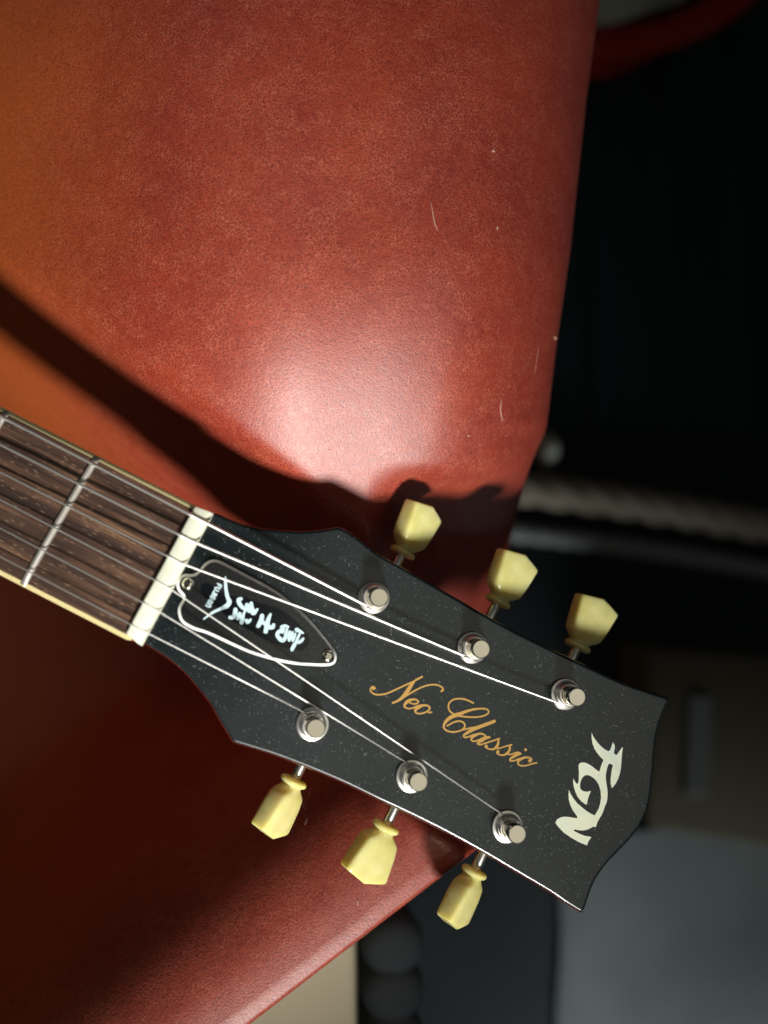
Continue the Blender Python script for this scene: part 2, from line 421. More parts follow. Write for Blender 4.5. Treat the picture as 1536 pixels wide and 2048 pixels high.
# loose dust and short fibres on the face
vs=[];fs=[]
PATCH=[(1218,1602,24),(1160,1560,30),(415,1085,30),(395,1120,22),(745,1150,40),(735,1250,26),(470,1190,60),(540,1250,50),(620,1300,40),(650,1380,40),(870,1490,38)]
cnt=0
while cnt<2300:
    x=random.uniform(290,1340);y=random.uniform(1030,1830)
    if not inside(FPX,x,y): continue
    if any((x-a)**2+(y-b)**2<r*r for a,b,r in PATCH): 
        if random.random()<.85: continue
    cnt+=1
    c=U(x,y,.02+.00002*cnt); a=random.uniform(0,6.28)
    if random.random()<.75:
        r=random.choice((.045,.05,.06,.07,.11)) ; k0=len(vs)
        for k in range(5): vs.append((c.x+r*math.cos(a+k*1.2566)*random.uniform(.7,1.2),c.y+r*math.sin(a+k*1.2566)*random.uniform(.7,1.2),c.z))
        fs.append(tuple(range(k0,k0+5)))
    else:
        L=random.uniform(.3,1.1);b=random.uniform(-1.3,1.3);w_=random.uniform(.02,.04);k0=len(vs);px,py=c.x,c.y
        for k in range(4):
            nx,ny=-math.sin(a),math.cos(a); vs += [(px+nx*w_,py+ny*w_,c.z),(px-nx*w_,py-ny*w_,c.z)]
            px+=math.cos(a)*L/3;py+=math.sin(a)*L/3;a+=b/3
        for k in range(3): fs.append((k0+2*k,k0+2*k+1,k0+2*k+3,k0+2*k+2))
du=obj('dust',vs,fs,M_dust,head,smooth=False); du['kind']='stuff'

# flat marks -------------------------------------------------------
class Ink:
    def __init__(s,ox,oy,k,h): s.v=[];s.f=[];s.z=h;s.o=(ox,oy,k)
    def at(s,ox,oy,k): s.o=(ox,oy,k); return s
    def P(s,x,y):
        p=U(s.o[0]+x/s.o[2], s.o[1]+y/s.o[2], s.z); return Vector((p.x,p.y))
    def stroke(s,pts,scale=1.,n=6,cap=True):
        q=crom(pts,n); m=len(q); L=[]; pw=1/(s.o[2]*6.36)
        C_=[s.P(a[0],a[1]) for a in q]; Wd=[max(.02,a[2]*pw*.5*scale) for a in q]
        # round caps
        for i in range(m):
            t=(C_[min(i+1,m-1)]-C_[max(i-1,0)]); 
            if t.length<1e-9: t=Vector((1,0))
            t.normalize(); L.append((C_[i],Vector((-t.y,t.x)),Wd[i],t))
        if cap:
            c,nv,w_,t=L[0]; pre=[(c-t*w_*math.cos(a),nv,w_*math.sin(a),t) for a in (.25,.7,1.15)]
            c,nv,w_,t=L[-1]; post=[(c+t*w_*math.cos(a),nv,w_*math.sin(a),t) for a in (1.15,.7,.25)]
            L=pre+L+post
        k0=len(s.v); z0=s.z; M=len(L)
        for i,(c,nv,w_,t) in enumerate(L):
            z=z0+.028*i/M
            a=c+nv*w_; b=c-nv*w_; s.v += [(a.x,a.y,z),(b.x,b.y,z)]
        for i in range(M-1): s.f.append((k0+2*i,k0+2*i+1,k0+2*i+3,k0+2*i+2))
        s.z=z0+.0022
    def dot(s,x,y,d):
        c=s.P(x,y); r=d/(s.o[2]*6.36)/2; k0=len(s.v); s.z+=.002
        for k in range(16): s.v.append((c.x+r*math.cos(k*.3927),c.y+r*math.sin(k*.3927),s.z+.03))
        s.f.append(tuple(range(k0,k0+16)))
    def poly(s,pts):
        P=[s.P(*p) for p in pts]; k0=len(s.v); s.v+=[(p.x,p.y,s.z) for p in P]
        s.f+=[tuple(i+k0 for i in t) for t in fill(P)]; s.z+=.003
    def build(s,name,m,parent): return obj(name,s.v,s.f,m,parent,smooth=False)
# "Neo Classic"
I=Ink(730,1340,9.6,.03)
I.stroke([(190,352,40),(165,322,30),(120,335,28),(105,385,28),(140,440,30),(210,470,32),(300,472,32),(420,450,32),(560,390,32),(700,325,32),(820,270,32),(920,225,34),(1000,180,36),(1095,130,38)])
I.dot(162,352,62)
I.stroke([(940,225,44),(875,310,72),(812,410,80),(742,500,72),(680,558,55),(600,605,40),(532,630,38)])
I.stroke([(680,560,32),(800,490,32),(950,400,32),(1080,335,32),(1200,295,32),(1320,280,32),(1410,295,32),(1480,335,34),(1500,380,36),(1470,402,48)])
I.stroke([(850,625,26),(940,652,28),(1010,635,30),(1022,598,32),(960,565,36),(880,575,52),(810,610,64),(760,670,46),(770,715,34),(840,740,30),(930,725,30),(1010,690,34)])
I.stroke([(1000,700,44),(1090,682,48),(1180,680,38),(1238,712,36),(1232,762,34),(1170,808,32),(1080,836,32),(1000,830,32),(962,785,44),(1000,735,62),(1075,695,50)])
I.stroke([(1195,785,26),(1232,820,28),(1280,805,28)])
I.at(870,1380,11.815)
I.stroke([(905,310,40),(800,255,40),(680,215,40),(560,205,40),(440,225,40),(350,290,40),(315,380,40),(340,480,40),(410,550,40),(520,600,42),(650,625,40),(820,640,40),(980,640,40),(1130,615,40),(1230,570,40),(1268,520,40),(1240,465,40),(1150,440,40),(1020,445,46),(880,465,56),(740,505,68),(600,560,86),(470,600,94),(350,660,88),(260,740,74),(215,820,58),(210,890,48),(260,950,42),(350,985,40),(450,990,40),(570,970,40),(650,930,40),(700,870,40),(700,810,40),(650,755,40),(560,735,40),(460,755,40),(370,800,38),(285,850,36)])
I.stroke([(570,970,38),(700,930,38),(830,900,40),(960,880,52)])
I.stroke([(1405,737,74),(1250,797,80),(1050,870,84),(900,930,86),(780,1000,72),(690,1060,54),(680,1100,42),(730,1120,38),(840,1085,38),(930,1050,42)])
I.stroke([(1190,1080,36),(1130,1040,42),(1040,1035,52),(950,1070,66),(880,1120,58),(855,1170,42),(900,1210,38),(980,1200,38),(1080,1160,42),(1180,1110,42)])
I.stroke([(1285,1117,54),(1200,1132,72),(1110,1190,74),(1030,1240,58),(1010,1270,42),(1070,1290,38),(1180,1260,38),(1320,1215,38),(1450,1170,38),(1520,1150,42)])
I.at(950,1440,10.97)
I.stroke([(515,415,36),(512,470,46),(500,540,62),(460,600,58),(400,640,44),(330,640,34),(260,615,34),(222,580,36),(245,556,40)])
I.dot(255,578,62)
I.stroke([(440,620,32),(530,620,32),(660,580,32),(800,545,40)])
I.stroke([(758,560,38),(765,610,48),(745,680,58),(690,740,52),(620,770,40),(550,765,34),(490,735,36),(480,700,40)])
I.dot(502,695,74)
I.stroke([(700,742,32),(780,755,32),(860,728,34),(940,712,42),(990,728,40)])
I.stroke([(1005,742,40),(930,757,66),(850,800,62),(780,850,48),(765,882,36),(800,900,34),(890,882,34),(965,850,42)])
I.dot(1110,652,66)
I.stroke([(1225,900,46),(1238,865,42),(1210,830,36),(1130,820,42),(1040,840,58),(970,880,58),(940,930,42),(965,985,36),(1040,1005,36),(1140,995,34),(1250,960,34),(1350,940,38)])
I.dot(1202,892,84)
I.build('script_lettering',M_gold,head)
# FGN inlay
FGN=[(800,140),(830,220),(890,310),(960,390),(1040,460),(1100,495),(1130,505),(1160,470),(1185,400),(1205,330),(1240,380),(1245,440),(1232,500),(1225,540),(1260,570),(1280,575),(1320,520),(1370,450),(1400,420),(1385,540),(1375,650),(1365,800),(1345,920),(1310,1030),(1260,1130),(1210,1190),(1185,1210),(1165,1130),(1165,1020),(1180,900),(1195,820),(1210,775),(1180,755),(1150,742),(1125,752),(1100,820),(1080,900),(1070,980),(1075,1060),(1085,1130),(1100,1220),(1108,1300),(1100,1420),(1085,1500),(1060,1545),(1030,1640),(990,1730),(940,1810),(910,1870),(880,1960),(850,1955),(830,1950),(790,1975),(720,2010),(640,2025),(540,2020),(480,2005),(450,2020),(480,2045),(560,2085),(660,2125),(740,2140),(795,2150),(740,2230),(710,2310),(690,2305),(560,2250),(400,2160),(270,2070),(180,1980),(115,1900),(108,1860),(140,1810),(200,1775),(270,1760),(360,1765),(440,1780),(520,1790),(525,1760),(490,1710),(440,1640),(395,1550),(365,1450),(355,1350),(362,1245),(400,1330),(450,1410),(520,1500),(600,1570),(700,1650),(780,1700),(855,1735),(900,1670),(940,1590),(965,1500),(980,1390),(970,1260),(940,1160),(895,1080),(840,1020),(770,975),(720,960),(670,968),(620,1010),(585,1090),(575,1160),(580,1215),(600,1245),(640,1270),(700,1280),(745,1275),(785,1265),(760,1330),(735,1400),(715,1480),(705,1535),(660,1510),(590,1455),(530,1380),(490,1290),(460,1200),(445,1110),(448,1025),(475,1080),(500,1115),(525,1135),(540,1115),(552,1060),(555,980),(555,900),(550,820),(550,770),(570,735),(610,718),(660,720),(730,745),(810,795),(890,860),(945,898),(960,860),(980,790),(1010,710),(1028,670),(960,605),(900,530),(850,450),(815,350),(798,240)]
I=Ink(1100,1450,9.6,.04); I.poly(FGN); I.build('logo_inlay',M_pearl,head)

# truss rod cover ---------------------------------------------------
TR8=[(125,560),(150,470),(215,390),(300,360),(380,368),(450,365),(510,335),(565,280),(620,205),(700,130),(800,90),(900,92),(1000,127),(1200,230),(1536,412)]
T=[(340+x/9.6,1110+y/9.6) for x,y in TR8]
T+=[(320+x/3.84,1000+y/3.84) for x,y in [(760,622),(880,690),(965,750),(1060,832),(1150,918),(1230,1010),(1300,1098),(1345,1162),(1358,1205),(1348,1248),(1318,1270),(1270,1277),(1150,1274),(1000,1260),(850,1226),(700,1182),(500,1092),(350,1022)]]
T+=[(340+x/9.6,1110+y/9.6) for x,y in [(500,1455),(330,1372),(235,1310),(180,1222),(155,1130),(152,1040),(178,955),(225,885),(252,830),(245,795),(212,755),(160,700),(130,625)]]
T=crom(T,4,closed=True)
TP=[(U(x,y,.6).x,U(x,y,.6).y) for x,y in T]
def smooth_ring(P,n=2):
    for _ in range(n): P=[((P[i-1][0]+2*P[i][0]+P[(i+1)%len(P)][0])/4,(P[i-1][1]+2*P[i][1]+P[(i+1)%len(P)][1])/4) for i in range(len(P))]
    return P
TP=smooth_ring(TP,4)
T2=smooth_ring(inset(TP,.85))
cover=obj('truss_rod_cover',*rings([(T2,1.9),(TP,.7),(TP,.03)],cap_top=False),M_white,G,sharp=30)
v,f=rings([(smooth_ring(inset(TP,.88)),2.0),(T2,1.9)],cap_bot=False); obj('black_ply',v,f,M_cover,cover,smooth=False)
I=Ink(320,1000,3.84,2.03)
film=crom([(318,650),(380,640),(440,700),(500,720),(570,740),(640,745),(760,790),(900,830),(1010,900),(1110,1000),(1150,1080),(1100,1150),(1000,1150),(850,1090),(700,1010),(560,930),(470,860),(380,780),(320,720)],3,closed=True)
I.poly(film); I.build('label_film',M_film,cover)
I=Ink(340,1110,9.6,2.06)
I.poly([(1072,400),(1087,480),(1110,680),(1140,800),(1187,890),(1167,960),(1110,1022),(1000,1052),(880,1102),(805,1142),(645,1247),(632,1225),(785,1098),(850,1060),(1000,985),(1080,930),(1096,890),(1060,780),(1043,650),(1037,520),(1042,440)])
# FUJIGEN: letters drawn as strokes in a small em box, running from the upper arm of the chevron to the lower
GLY={'F':[[(0,0),(0,1),(.62,1)],[(0,.52),(.5,.52)]],'U':[[(0,1),(0,.3),(.12,.06),(.36,0),(.6,.06),(.72,.3),(.72,1)]],'J':[[(.5,1),(.5,.25),(.36,.02),(.12,.02),(0,.2)]],'I':[[(0,0),(0,1)]],
 'G':[[(.72,.82),(.5,1),(.22,.95),(.03,.7),(.03,.3),(.22,.05),(.5,0),(.72,.2),(.72,.48),(.42,.48)]],'E':[[(.66,.15),(.4,0),(.15,.1),(0,.4),(.05,.75),(.3,1),(.6,.9),(.68,.55),(.05,.5)]],'N':[[(0,0),(0,.6),(.1,.9),(.36,1),(.62,.9),(.72,.6),(.72,0)]]}
dd=Vector((-.466,.885)); uu=Vector((.885,.466)); pos=Vector((912,548)); EM=86
for ch,adv in zip('FUJIGEN',(.86,1.0,.78,.36,1.05,.98,.9)):
    for st_ in GLY[ch]:
        I.stroke([(*(pos+dd*a*EM*.82+uu*b*EM),25) for a,b in st_],n=3)
    pos=pos+dd*adv*EM*.98
I.at(450,1180,9.035)
for s_ in [
 [(290,160,60),(245,180,72),(265,250,72),(320,320,66),(370,350,50)],[(395,265,64),(400,320,76),(435,385,58)],[(475,240,62),(482,300,66),(510,420,84),(560,370,60),(588,345,36)],[(440,290,70),(442,340,70)],
 [(190,355,72),(180,430,78),(150,490,68),(95,495,66)],[(265,430,66),(240,500,74),(225,520,48)],[(368,372,36),(335,440,46),(310,540,74),(300,590,66)],[(270,470,56),(300,540,56)],[(385,545,54),(400,588,56),(440,560,54),(465,530,34)],
 [(670,465,74),(650,560,84),(600,650,72)],[(650,560,56),(720,610,66),(800,670,76),(860,670,76),(878,628,56)],[(822,438,44),(780,540,76),(755,660,86),(735,750,76)],
 [(1018,668,50),(1080,648,54),(1142,666,38)],[(1078,700,34),(1000,740,74),(940,800,64),(980,870,74),(1040,912,74),(1085,870,64),(1100,790,54),(1125,700,40)],[(1062,745,40),(1040,775,34)],[(1172,765,62),(1162,850,74),(1160,908,54)],[(1225,765,42),(1216,860,50),(1228,918,44)],
 [(1295,718,72),(1360,750,60),(1412,780,32)],[(1350,792,40),(1310,880,50),(1270,980,48),(1212,1082,54)],[(1245,975,42),(1205,1065,48)],[(1330,950,52),(1380,920,54),(1415,876,40)],[(1272,785,34),(1256,860,38),(1240,900,34)]]:
    I.stroke(s_,n=4)
I.build('printed_emblem',M_print,cover)
# screws
prof=[(0,0),(1.9,0),(1.9,.25),(1.75,.55),(1.3,.85),(.9,.95)]
def screw_mesh():
    n=32; vs,fs=lathe([(1.92,-.4),(1.92,.2),(1.8,.5),(1.5,.78),(1.15,.9)],n)
    fs=fs[:-1]; k0=4*n; rim=list(range(k0,k0+n)); # cross recess
    inner=[]
    for k in range(n):
        a=2*math.pi*k/n; c=abs(math.cos(2*a)); r=.28+.72*(c**6); inner.append(len(vs)); vs.append((r*math.cos(a),r*math.sin(a),.92))
    low=[]
    for k in range(n):
        a=2*math.pi*k/n; c=abs(math.cos(2*a)); r=.22+.62*(c**6); low.append(len(vs)); vs.append((r*math.cos(a),r*math.sin(a),.25))
    for k in range(n):
        q=(k+1)%n; fs.append((rim[k],rim[q],inner[q],inner[k])); fs.append((inner[k],inner[q],low[q],low[k]))
    fs.append(tuple(low)); return me('screw',[Vector(v)/1000 for v in vs],fs,True,30)
SM=screw_mesh(); SM.materials.append(M_nickel)
for (px,py),a in (((376,1167),.35),((655.5,1311.5),.3)):
    p=U(px,py,2.3); inst('screw',SM,cover,Matrix.Translation(W((p.x,p.y,2.0)))@Matrix.Rotation(a,4,'Z'))

# neck --------------------------------------------------------------
ANG=R_(14)
O=U(333,1137,5.2)
dN=Vector((-AX.x*math.cos(ANG),-AX.y*math.cos(ANG),-math.sin(ANG))); acr=NV.copy(); upN=acr.cross(dN); 
if upN.z<0: upN=-upN
# right handed frame: x along the neck away from the nut, y across (x cross y = up)
yN=upN.cross(dN)
FR=Matrix((( dN.x,yN.x,upN.x,0),(dN.y,yN.y,upN.y,0),(dN.z,yN.z,upN.z,0),(0,0,0,1))); 
FR.translation=W(O)
def UN(px,py,h=0.):
    d=ray(px,py); o2=O+upN*h; t=((o2-CAM).dot(upN))/d.dot(upN); return CAM+d*t
def loc(px,py,h=0.):
    q=UN(px,py,h)-O; return q.dot(dN),q.dot(yN)
LEN=290.
# side lines of the board in neck coordinates (outer binding edges)
a0=loc(388,1010,-.6); a1=loc(2,813,-.6); b0=loc(262,1284,-.6); b1=loc(0,1150,-.6)
def line(p,q,x): return p[1]+(q[1]-p[1])*(x-p[0])/(q[0]-p[0])
def vA(x): return line(a0,a1,x)
def vB(x): return line(b0,b1,x)
def crown(t): return .75*(1-(2*t-1)**2)-.75      # fretboard radius, 0 at the middle
xs=[0.5+LEN*i/20 for i in range(21)]
NB=14; BW=1.35
def strip(name,tA,tB,m,deep,parent,nb,lift=0.):
    """tA,tB: functions x -> v position"""
    vs=[];fs=[]
    for x in xs:
        A,B=vA(x),vB(x)
        for j in range(nb+1):
            v=tA(x)+(tB(x)-tA(x))*j/nb; t=(v-A)/(B-A); vs.append((x,v,crown(t)+lift))
    n=nb+1
    for i in range(len(xs)-1):
        for j in range(nb): fs.append((i*n+j,i*n+j+1,(i+1)*n+j+1,(i+1)*n+j))
    k0=len(vs)
    for x in xs: vs += [(x,tA(x),-deep),(x,tB(x),-deep)]
    for i in range(len(xs)-1):
        fs.append((i*n,(i+1)*n,k0+2*i+2,k0+2*i)); fs.append((i*n+nb,(i+1)*n+nb,k0+2*i+3,k0+2*i+1)); fs.append((k0+2*i,k0+2*i+1,k0+2*i+3,k0+2*i+2))
    e=len(xs)-1
    fs.append(tuple(range(n))+(k0+1,k0)); fs.append(tuple(range(e*n,e*n+n))+(k0+2*e+1,k0+2*e))
    return obj(name,vs,fs,m,parent,frame=FR,sharp=30)
sg=1 if vB(10)>vA(10) else -1
neck_v=[];neck_f=[]
NS=18
for i,x in enumerate([0,4,8]+xs[1:]):
    A,B=vA(max(x,.5)),vB(max(x,.5)); c=(A+B)/2; h=abs(B-A)/2-.02
    dep=15.5 if x>2 else 13.
    for k in range(NS+1):
        a=math.pi*k/NS; neck_v.append((x,c+math.cos(a)*h,-5.2-dep*math.sin(a)**.8))
n=NS+1; Lr=len([0,4,8]+xs[1:])
for i in range(Lr-1):
    for k in range(NS): neck_f.append((i*n+k,i*n+k+1,(i+1)*n+k+1,(i+1)*n+k))
    neck_f.append((i*n,(i+1)*n,(i+1)*n+NS,i*n+NS))
neck_f.append(tuple(range(n))); neck_f.append(tuple(range((Lr-1)*n,Lr*n)))
obj('neck',neck_v,neck_f,M_sidered,G,frame=FR,sharp=50)
board=strip('fretboard',lambda x:vA(x)+sg*BW,lambda x:vB(x)-sg*BW,M_rose,5.0,G,NB)
strip('binding',vA,lambda x:vA(x)+sg*(BW-.01),M_binding,5.2,board,2,.02)
strip('binding',lambda x:vB(x)-sg*(BW-.01),vB,M_binding,5.2,board,2,.02)
# frets
x1=loc(118,1040,.4)[0]
SCALE=628.0; fx=[SCALE*(1-2**(-k/12.)) for k in range(1,11)]
x2=loc(13,818,.4)[0]
off=x1-fx[0]
for k,x0 in enumerate(fx):
    x=x0+off
    if x>LEN-3: continue
    vs=[];fs=[];ns=16;pr=7
    A,B=vA(x)+sg*.35,vB(x)-sg*.35
    for j in range(ns+1):
        t=j/ns; v=A+(B-A)*t; tt=(v-vA(x))/(vB(x)-vA(x)); hgt=1.15*min(1,math.sqrt(max(0,min(t,1-t)*ns/1.0))+.25 if min(t,1-t)*ns<.6 else 1)
        for q in range(pr+1):
            a=math.pi*q/pr; vs.append((x+1.12*math.cos(a),v,crown(tt)-.05+hgt*math.sin(a)))
    m_=pr+1
    for j in range(ns):
        for q in range(pr): fs.append((j*m_+q,j*m_+q+1,(j+1)*m_+q+1,(j+1)*m_+q))
        fs.append((j*m_,(j+1)*m_,(j+1)*m_+pr,j*m_+pr))
    fs.append(tuple(range(m_))); fs.append(tuple(range(ns*m_,(ns+1)*m_)))
    obj('fret',vs,fs,M_fret,board,frame=FR,sharp=50)
# nut: front edge on the board, back edge on the headstock
vs=[];fs=[];NS=26
prf=[(0.0,-4.0),(0.0,1.6),(.05,2.1),(.16,2.35),(.45,2.32),(.68,2.2),(.80,1.95),(.95,.9),(1.0,0.3),(1.0,-5.)]
FU,FL,BU,BL=(389,1013),(252,1266),(427,1028),(284,1292)
for i in range(NS+1):
    t=i/NS; e=min(1,min(t,1-t)*NS/1.5); cr=.75*(1-(2*t-1)**2)
    fp=U(FU[0]+(FL[0]-FU[0])*t,FU[1]+(FL[1]-FU[1])*t,5.5); bp=U(BU[0]+(BL[0]-BU[0])*t,BU[1]+(BL[1]-BU[1])*t,3.6)
    for s_,z in prf:
        q=fp.lerp(bp,s_); vs.append((q.x,q.y,4.2+cr+z*(.82+.18*e) if z>0 else 3.6+z*.9))
m_=len(prf)
for i in range(NS):
    for k in range(m_-1): fs.append((i*m_+k,i*m_+k+1,(i+1)*m_+k+1,(i+1)*m_+k))
    fs.append((i*m_,(i+1)*m_,(i+1)*m_+m_-1,i*m_+m_-1))
fs.append(tuple(range(m_))); fs.append(tuple(range(NS*m_,NS*m_+m_)))
obj('nut',vs,fs,M_bone,G,sharp=35)

# tuning machines ----------------------------------------------------
def mesh_of(name,vf,m,sharp=35):
    me_=me(name,[Vector(v)/1000 for v in vf[0]],vf[1],True,sharp); me_.materials.append(m); return me_
POST=mesh_of('tuning_post',lathe([(3.3,-6),(3.3,1.9),(3.25,2.2),(2.95,2.35),(2.9,3.6),(2.55,4.3),(2.42,5.2),(2.5,6.2),(2.85,6.9),(2.95,7.3),(2.95,9.7),(2.86,10.1),(2.6,10.3)],40),M_nickel)
def ridged():
    vs,fs=lathe([(5.15,.0),(5.2,.35),(5.14,.7),(4.98,.92),(4.8,.97),(4.1,.99),(3.95,1.08),(3.8,1.4),(3.7,1.75),(3.5,1.9),(3.2,1.95)],48); return vs,fs
M_wash=mat('satin_nickel',(.84,.82,.76),.30,1.0)
WASH=mesh_of('washer',ridged(),M_wash)
def housing():
    P=[(-8.5,-6),(9.0,-6),(9.8,-5.2),(9.8,5.2),(9.0,6),(-8.5,6),(-9.3,5.2),(-9.3,-5.2)]
    return rings([(inset(P,1.0),-24),(inset(P,.3),-23.4),(P,-22),(P,-14.03)])
SHAFT=mesh_of('shaft',([ (z,x,y) for x,y,z in lathe([(1.75,-9),(1.75,2.2),(1.55,2.6),(1.55,9)],20)[0]],lathe([(1,0)]*4,20)[1]),M_wash)
HOUS=mesh_of('housing',housing(),M_nickel)
def button():
    # keystone button along +x: (a, half width, half thickness, gable)
    S=[(-.2,3.0,3.0,2,0),(.1,4.2,3.9,2.2,0),(.6,4.65,4.3,2.3,0),(1.3,4.7,4.35,2.3,0),(1.9,4.3,3.9,2.3,0),(2.2,3.5,3.2,2.4,0),(2.8,3.6,3.1,2.6,0),(3.7,4.7,3.3,3.2,0),(4.8,5.9,3.6,4,0),(5.8,6.5,3.75,5,0),(9,7.1,3.8,6,0.05),(13,7.85,3.65,6,.4),(16.6,8.5,3.4,6,1.0),(17.2,8.45,3.25,6,1.0),(17.55,8.1,2.9,6,1.0),(17.65,7.5,2.3,6,1.0)]
    n=48;vs=[];fs=[]
    for a,hw,ht,e,gb in S:
        for k in range(n):
            q=2*math.pi*k/n; c,s_=math.cos(q),math.sin(q)
            b=hw*math.copysign(abs(c)**(2/e),c); w_=ht*math.copysign(abs(s_)**(2/e),s_)
            vs.append((a+gb*2.1*(1-abs(b)/hw),b,w_))
    for i in range(len(S)-1):
        for k in range(n):
            x=i*n+k;y=i*n+(k+1)%n; fs.append((x,y,y+n,x+n))
    fs.append(tuple(range(n))); c0=len(vs); vs.append((17.65+2.1,0,0)); b0=(len(S)-1)*n
    for k in range(n): fs.append((b0+k,b0+(k+1)%n,c0))
    return vs,fs
BUT=mesh_of('button',button(),M_button,28)
def coil(r,turns,z0):
    pts=[]; 
    for k in range(int(turns*20)+1):
        a=k/20*2*math.pi; pts.append(Vector(((2.95+r*.85)*math.cos(a),(2.95+r*.85)*math.sin(a),z0+k/20*2*r*1.02)))
    return tube(pts,r,7)
SR=[.60,.48,.36,.25,.22,.20]
POSTS=[(747.5,1195),(945,1295),(1131,1388),(1014.5,1653),(823.5,1552),(625,1448.5)]   # string order: low E .. high E
KEYS=[(803,1110,1,40),(993,1208,1,22),(1153,1297,1,12),(951,1738,-1,-48),(774,1648,-1,-20),(590,1557,-1,-52)]
for i,((px,py),(kx,ky,sd,rot)) in enumerate(zip(POSTS,KEYS)):
    p=U(px,py,0.5); base=Matrix.Translation(W((p.x,p.y,0)))
    po=inst('tuning_machine',POST,G,base@Matrix.Rotation(i*.7,4,'Z'))
    inst('washer',WASH,po,base@Matrix.Translation((0,0,.00002)))
    k=U(kx,ky,-19); d=NV*sd
    fr=Matrix(((d.x,-d.y,0,0),(d.y,d.x,0,0),(0,0,1,0),(0,0,0,1))); fr.translation=W((k.x,k.y,-19))
    inst('shaft',SHAFT,po,fr)
    inst('button',BUT,po,fr@Matrix.Rotation(R_(rot),4,'X'))
    # gear housing under the headstock
    hb=Matrix(((d.x,-d.y,0,0),(d.y,d.x,0,0),(0,0,1,0),(0,0,0,1))); hb.translation=W((p.x,p.y,0))
    inst('housing',HOUS,po,hb)
    cm=mesh_of('string_coil',coil(SR[i],[1.6,1.8,2.2,2.4,2.6,2.6][i],2.75 if i>1 else 2.5),M_steel); inst('string_coil',cm,po,base@Matrix.Rotation([3.9,3.9,3.8,2.9,2.8,2.8][i],4,'Z'))
# strings: (x=0 on the neck, nut, post side, bend point)
ST=[((0,831.5),(398,1038),(733,1211)),((0,888.5),(384,1082),(928,1311)),((0,944),(367,1128),(1118,1406)),((0,999),(331,1171),(1006,1629)),((0,1056),(303,1214),(815,1526)),((0,1113),(279,1258),(616,1428))]
def cross2(p,q,a,b):
    (x1,y1),(x2,y2),(x3,y3),(x4,y4)=p,q,a,b; d=(x1-x2)*(y3-y4)-(y1-y2)*(x3-x4)
    t=((x1-x3)*(y3-y4)-(y1-y3)*(x3-x4))/d; return (x1+t*(x2-x1),y1+t*(y2-y1))
BK=lambda A_,B_: (A_[0]+(B_[0]-A_[0])*.72,A_[1]+(B_[1]-A_[1])*.72)
for i,(l,nu,pp) in enumerate(ST):
    tt_=.09+.164*i; zt=4.2+.75*(1-(2*tt_-1)**2)
    A=UN(*l,1.4); pf=cross2(l,nu,FU,FL); pb=cross2(nu,pp,BK(FU,BU),BK(FL,BL))
    Bn=U(*pf,zt+2.36+SR[i]*.35); Bb=U(*pb,zt+2.14+SR[i]*.35); Cn=U(*pp,4.0)
    far=Bn+(A-Bn)*(LEN/(A-Bn).length)
    p1=Bn+(A-Bn).normalized()*.4; p2=Bb; pk=Bn+(Bb-Bn)*.12
    r=SR[i]
    if i<3:
        pts=[];rad=[]
        def seg(a,b,first):
            L=(b-a).length; n=int(L/.16)
            for k in range(0 if first else 1,n+1): pts.append(a.lerp(b,k/n)); rad.append(r*(1.0 if len(pts)%2 else .86))
        seg(far,p1,True); seg(p1,pk,False); seg(pk,p2,False); seg(p2,Cn,False)
        v,f=tube(pts,rad,8)
    else: v,f=tube([far,far.lerp(p1,.5),p1,pk,p2,p2.lerp(Cn,.5),Cn],r,10)
    obj('string',v,f,M_steel,G,sharp=None)

# ------------------------------------------------------------------ blurred things on the floor beyond the seat
FZ=-Z0
def bp(px,py,h): q=U(px,py,h); return (q.x,q.y,h)
# ribbed dark mat
M_mat=mat('ribbed_rubber',(.008,.016,.019),.6,spec=.2)
vs=[];fs=[];nx,ny=120,6
for j in range(ny+1):
    for i in range(nx+1):
        px=1080+ (1720-1080)*i/nx; py=-120+(860+120)*j/ny
        q=U(px+ (py-860)*.02,py,FZ+4); ph=(px-1195)/148.*2*math.pi
        vs.append((q.x,q.y,FZ+4+9*max(0,math.cos(ph))**2))
for j in range(ny):
    for i in range(nx): a=j*(nx+1)+i; fs.append((a,a+1,a+nx+2,a+nx+1))
mo=obj('ribbed_mat',vs,fs,M_mat,origin=bp(1330,500,FZ)); mo.location.z=0; 
for v_ in mo.data.vertices: v_.co.z=v_.co.z
tag(mo,'black ribbed rubber mat on the floor beyond the red seat edge','mat')
# twisted tan rope and grey cable lying side by side
M_rope=mat('tan_rope',(.20,.175,.14),.9,spec=.2); M_cable=mat('grey_cable',(.17,.19,.19),.7,spec=.2)
def rope(name,p0,p1,R,m,label,cat,lumps,strands=3):
    a=Vector(bp(*p0,FZ+R)); b=Vector(bp(*p1,FZ+R)); root=empty(name,(a.x,a.y,FZ)); tag(root,label,cat)
    d=(b-a); L=d.length; t=d.normalized(); s_=Vector((-t.y,t.x,0)); up=Vector((0,0,1))
    for k in range(strands):
        pts=[];n=int(L/6)
        for i in range(n+1):
            u=i/n; th=2*math.pi*(u*L/lumps+k/strands); c=a+d*u+(s_*math.cos(th)+up*math.sin(th))*R*.38+s_*6*math.sin(u*3)
            pts.append(c)
        v,f=tube(pts,R*.62,10); obj('strand',v,f,m,root)
    return root
rope('twisted_rope',(940,962),(1720,1098),18,M_rope,'thick twisted tan rope lying across the dark floor beside the seat','rope',110)
rope('grey_cable',(930,1052),(1720,1182),10,M_cable,'grey twisted cord lying parallel to the tan rope on the dark floor','cord',70)
